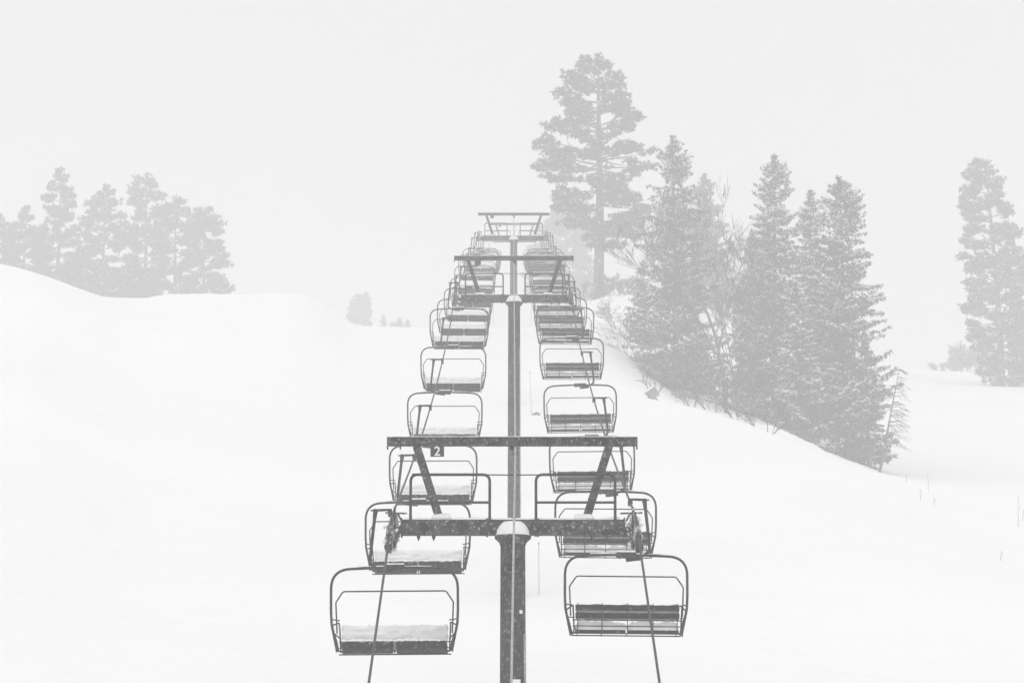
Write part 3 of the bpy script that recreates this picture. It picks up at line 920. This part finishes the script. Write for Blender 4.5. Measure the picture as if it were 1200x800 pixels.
def dead_fir():
    rng = random.Random(9)
    p0 = P(1030, 526, 218); p1 = P(1056, 432, 218)
    z0 = gz(p0.x, p0.y) - .1
    root = empty('dead_tree', (p0.x, p0.y, z0))
    tag(root, 'thin leaning dead tree with bare drooping twigs right of the snow laden fir', 'dead tree')
    d = Vector((p1.x - p0.x, 0, zat(p0.y, 432) - z0))
    m = MB(); m.tube([d * t for t in np.linspace(0, 1, 8)], [.10 * (1 - t) + .02 for t in np.linspace(0, 1, 8)], 6); m.build('trunk', M_BARK, root)
    b = MB(); s_ = MB()
    for k in range(52):
        t = rng.uniform(.18, 1); az = rng.choice((0, 0, 0, math.pi)) + rng.uniform(-.9, .9); L = (1.9 * (1 - t) + .7) * rng.uniform(.5, 1.0)
        o = d * t; e = Vector((math.cos(az), math.sin(az), 0))
        q1 = o + e * L * .5 + Vector((0, 0, .05 * L)); q2 = o + e * L + Vector((0, 0, -.28 * L))
        b.tube([o, q1, q2], [.026, .02, .01], 4, caps=False)
        for j in range(4):
            u = rng.uniform(.3, 1); a = o.lerp(q2, u) + Vector((0, 0, .06))
            b.tube([a, a + Vector((e.x * .3 + rng.uniform(-.15, .15), rng.uniform(-.3, .3), -.12 - rng.uniform(0, .2)))], [.013, .009], 3, caps=False)
    b.build('branches', M_BARK, root)


for i, (px, D, H, lab) in enumerate([(722, 306, 2.4, 'faint low bush right at the foot of the tallest pine'), (742, 304, 1.7, 'smaller faint bush on the knoll right of the tallest pine'), (690, 308, 2.2, 'faint low bush on the knoll left of the trunk of the tallest pine')]):
    bare(px, D, H, lab, 'faint bushes round the tallest pine', 110 + i, name='bare_bush', cat='bush', stems=12, spread=.9, r0=.05, depth=4, nsub=3, upward=.2, twig=.03, wide=.8)

dead_fir()

# far tiny trees on the left skyline
pine(424, 346, 560, [(346, 5, 5), (354, 13, 8), (364, 17, 9), (374, 18, 9), (384, 10, 9)], 'small lone tree with a round crown on the skyline left of the lift', None, 33, limbs=40, pad=1.1, tuft=.5, blade=.38, cat='tree', py_base=388)
for i, (px, py, lab) in enumerate([(449, 369, 'tiny faint fir nearest to the small lone tree on the skyline'), (460, 377, 'tiniest faint fir in the middle of the skyline row'), (468, 372, 'tiny faint fir third in the skyline row'), (478, 374, 'tiny faint fir at the lift end of the skyline row')]):
    fir(px, py, 520, px, 1.2 + .5 * (i % 3), lab, 'tiny firs on the skyline', 95 + i, cover=.02, size=2.0, dens=.9)


# ------------------------------------------------------------------ small things in the snow
def marker(px, py0, py1, D, label, r=.018, lean=0.0):
    a, b = P(px, py0, D), P(px + lean, py1, D)
    z0 = gz(a.x, a.y)
    root = empty('marker_pole', (a.x, a.y, z0)); tag(root, label, 'marker pole', 'thin poles stuck in the snow')
    h = max(.4, zat(a.y, py1) - z0)
    m = MB(); m.tube([(0, 0, -.2), (b.x - a.x, 0, h)], [r, r * .8], 8); m.build('shaft', M_WOOD, root)
    m = MB(); m.lathe([(r * 1.5, -.05), (r * 1.9, 0), (r * .8, .035)], c=(b.x - a.x, 0, h), seg=8); m.build('pole_tip', M_DARK, root)
    return root


marker(631.5, 668, 636, 104, 'thin marker pole standing in the snow just right of the nearest tower post', r=.011)
marker(623, 478, 436, 171, 'thin marker pole standing farther up the slope right of the second tower', r=.012, lean=-2)


def drift(px, D, w, h, label, seed):
    a = P(px, 400, D); z0 = gz(a.x, a.y)
    m = MB(); m.snow(-w / 2, w / 2, -w * .3, w * .3, -.1, h, step=w / 14, seed=seed, amp=.5)
    o = m.build('snow_covered_stump', M_BARK if seed == 1 else M_SNOWC, loc=(a.x, a.y, z0))
    tag(o, label, 'stump')


drift(628, 171, .5, .24, 'small dark stump poking out of the snow beside the farther marker pole', 1)


def box_hut():
    a = P(768, 462, 187); z0 = gz(a.x, a.y)
    root = empty('wooden_box', (a.x, a.y, z0 + .12)); tag(root, 'tilted grey wooden box with snow on its lid in front of the firs', 'wooden box')
    root.rotation_euler = (0, R(-36), R(12)); root.scale = (.78, .78, .78)
    m = MB(); m.box(-.38, .38, -.3, .3, .0, .72); m.build('crate_body', M_WOOD, root, smooth=False, bevel=.01)
    m = MB(); m.box(-.46, .46, -.38, .38, .722, .78); m.build('lid', M_WOOD, root, smooth=False, bevel=.01)
    m = MB(); m.snow(-.45, .45, -.37, .37, .782, .13, step=.06, seed=4); m.build('lid_snow', M_SNOWC, root)
    m = MB(); m.box(-.06, .06, -.06, .06, -.5, -.002); m.build('leg', M_WOOD, root, smooth=False)


box_hut()

SG = 'dry stalks poking out of the snow'
for i, (px, py, D, H, lean, lab) in enumerate([
        (1187, 580, 150, 1.5, .02, 'tallest dry stalk near the right edge of the snow'),
        (1196, 570, 152, 1.1, .35, 'leaning dry stalk at the right edge of the snow'),
        (1191, 560, 158, .8, .25, 'short bent dry stalk behind the tallest one at the right edge'),
        (1084, 552, 165, .8, -.05, 'thin dry stalk on the snow right of the dead tree'),
        (1074, 585, 150, .45, .05, 'short dark stub below the thin dry stalk'),
        (1058, 560, 168, .4, .1, 'tiny dry stalk nearest to the dead tree'),
        (1089, 588, 150, .3, .2, 'smallest dark stub on the right snow'),
        (1165, 632, 128, .35, .15, 'lone tiny stub low on the right snow')]):
    a = P(px, 400, D); z0 = gz(a.x, a.y)
    root = empty('dry_stalk', (a.x, a.y, z0)); tag(root, lab, 'dry stalk', SG)
    m = MB(); m.tube([(0, 0, -.15), (lean * H * .4, 0, H * .55), (lean * H, 0, H)], [.013, .010, .007], 5); m.build('stem', M_WOOD, root)
    m = MB(); m.lathe([(.006, -.05), (.022, 0), (.006, .05)], c=(lean * H, 0, H), seg=6); m.tube([(lean * H * .4, 0, H * .55), (lean * H * .4 + .12, 0, H * .7)], .007, 4); m.build('seed_head', M_WOOD, root)

# ------------------------------------------------------------------ haze: one closed box of even fog
HT = 118.0
m = MB(); m.box(-950, 950, -300, 1750, float(GMIN) - 1.2, HT)
hz = m.build('haze', M_WHITE, smooth=False)
tag(hz, kind='stuff', label='pale even snow fog filling the whole valley')
hm = bpy.data.materials.new('haze_air'); hm.use_nodes = True
nt = hm.node_tree
for n in list(nt.nodes): nt.nodes.remove(n)
out = nt.nodes.new('ShaderNodeOutputMaterial'); pv = nt.nodes.new('ShaderNodeVolumePrincipled')
pv.inputs['Color'].default_value = (.97, .97, .97, 1)
pv.inputs['Density'].default_value = 0.0030
pv.inputs['Anisotropy'].default_value = 0.0
nt.links.new(pv.outputs['Volume'], out.inputs['Volume'])
hz.data.materials.clear(); hz.data.materials.append(hm)

# ------------------------------------------------------------------ light: overcast sky and a very soft sun
w = bpy.data.worlds.new('World'); sc.world = w; w.use_nodes = True
nt = w.node_tree
bg = nt.nodes['Background']
SUN_EL, SUN_AZ = 62, 200
sky = nt.nodes.new('ShaderNodeTexSky'); sky.sky_type = 'NISHITA'; sky.sun_disc = False
sky.sun_elevation = R(SUN_EL); sky.sun_rotation = R(SUN_AZ); sky.air_density = 1.0; sky.dust_density = 3.0
bw = nt.nodes.new('ShaderNodeRGBToBW')                     # cloud cover: no colour, evened out
nt.links.new(sky.outputs['Color'], bw.inputs['Color'])
mx = nt.nodes.new('ShaderNodeMix'); mx.data_type = 'RGBA'; mx.inputs[0].default_value = .85
nt.links.new(bw.outputs['Val'], mx.inputs[6]); mx.inputs[7].default_value = (8.9, 8.9, 8.9, 1)
nt.links.new(mx.outputs[2], bg.inputs['Color'])
bg.inputs['Strength'].default_value = 0.10

sl = bpy.data.lights.new('sun', 'SUN'); sl.energy = 1.0; sl.angle = R(35); sl.color = (1, 1, 1)
so = bpy.data.objects.new('sun', sl); COL.objects.link(so)
az = R(SUN_AZ)
dv = Vector((math.sin(az) * math.cos(R(SUN_EL)), math.cos(az) * math.cos(R(SUN_EL)), math.sin(R(SUN_EL))))
so.rotation_euler = (-dv).to_track_quat('-Z', 'Y').to_euler()
so.location = (0, 0, 60)

# ------------------------------------------------------------------ camera and render settings
cd = bpy.data.cameras.new('camera'); cam = bpy.data.objects.new('camera', cd); COL.objects.link(cam)
cam.location = (0, 0, 0); cam.rotation_euler = (R(90) + PITCH, 0, 0)
cd.sensor_width = 36; cd.lens = 36 * F / 1200; cd.clip_start = .5; cd.clip_end = 4000
sc.camera = cam
sc.view_settings.view_transform = 'Standard'; sc.view_settings.look = 'None'
sc.view_settings.gamma = 1; sc.view_settings.use_curve_mapping = False
sc.view_settings.exposure = -0.01
sc.render.engine = 'CYCLES'
c = sc.cycles
c.max_bounces = 8; c.diffuse_bounces = 4; c.volume_bounces = 4; c.transparent_max_bounces = 8
c.use_denoising = True; c.denoiser = 'OPENIMAGEDENOISE'
c.sample_clamp_indirect = 10
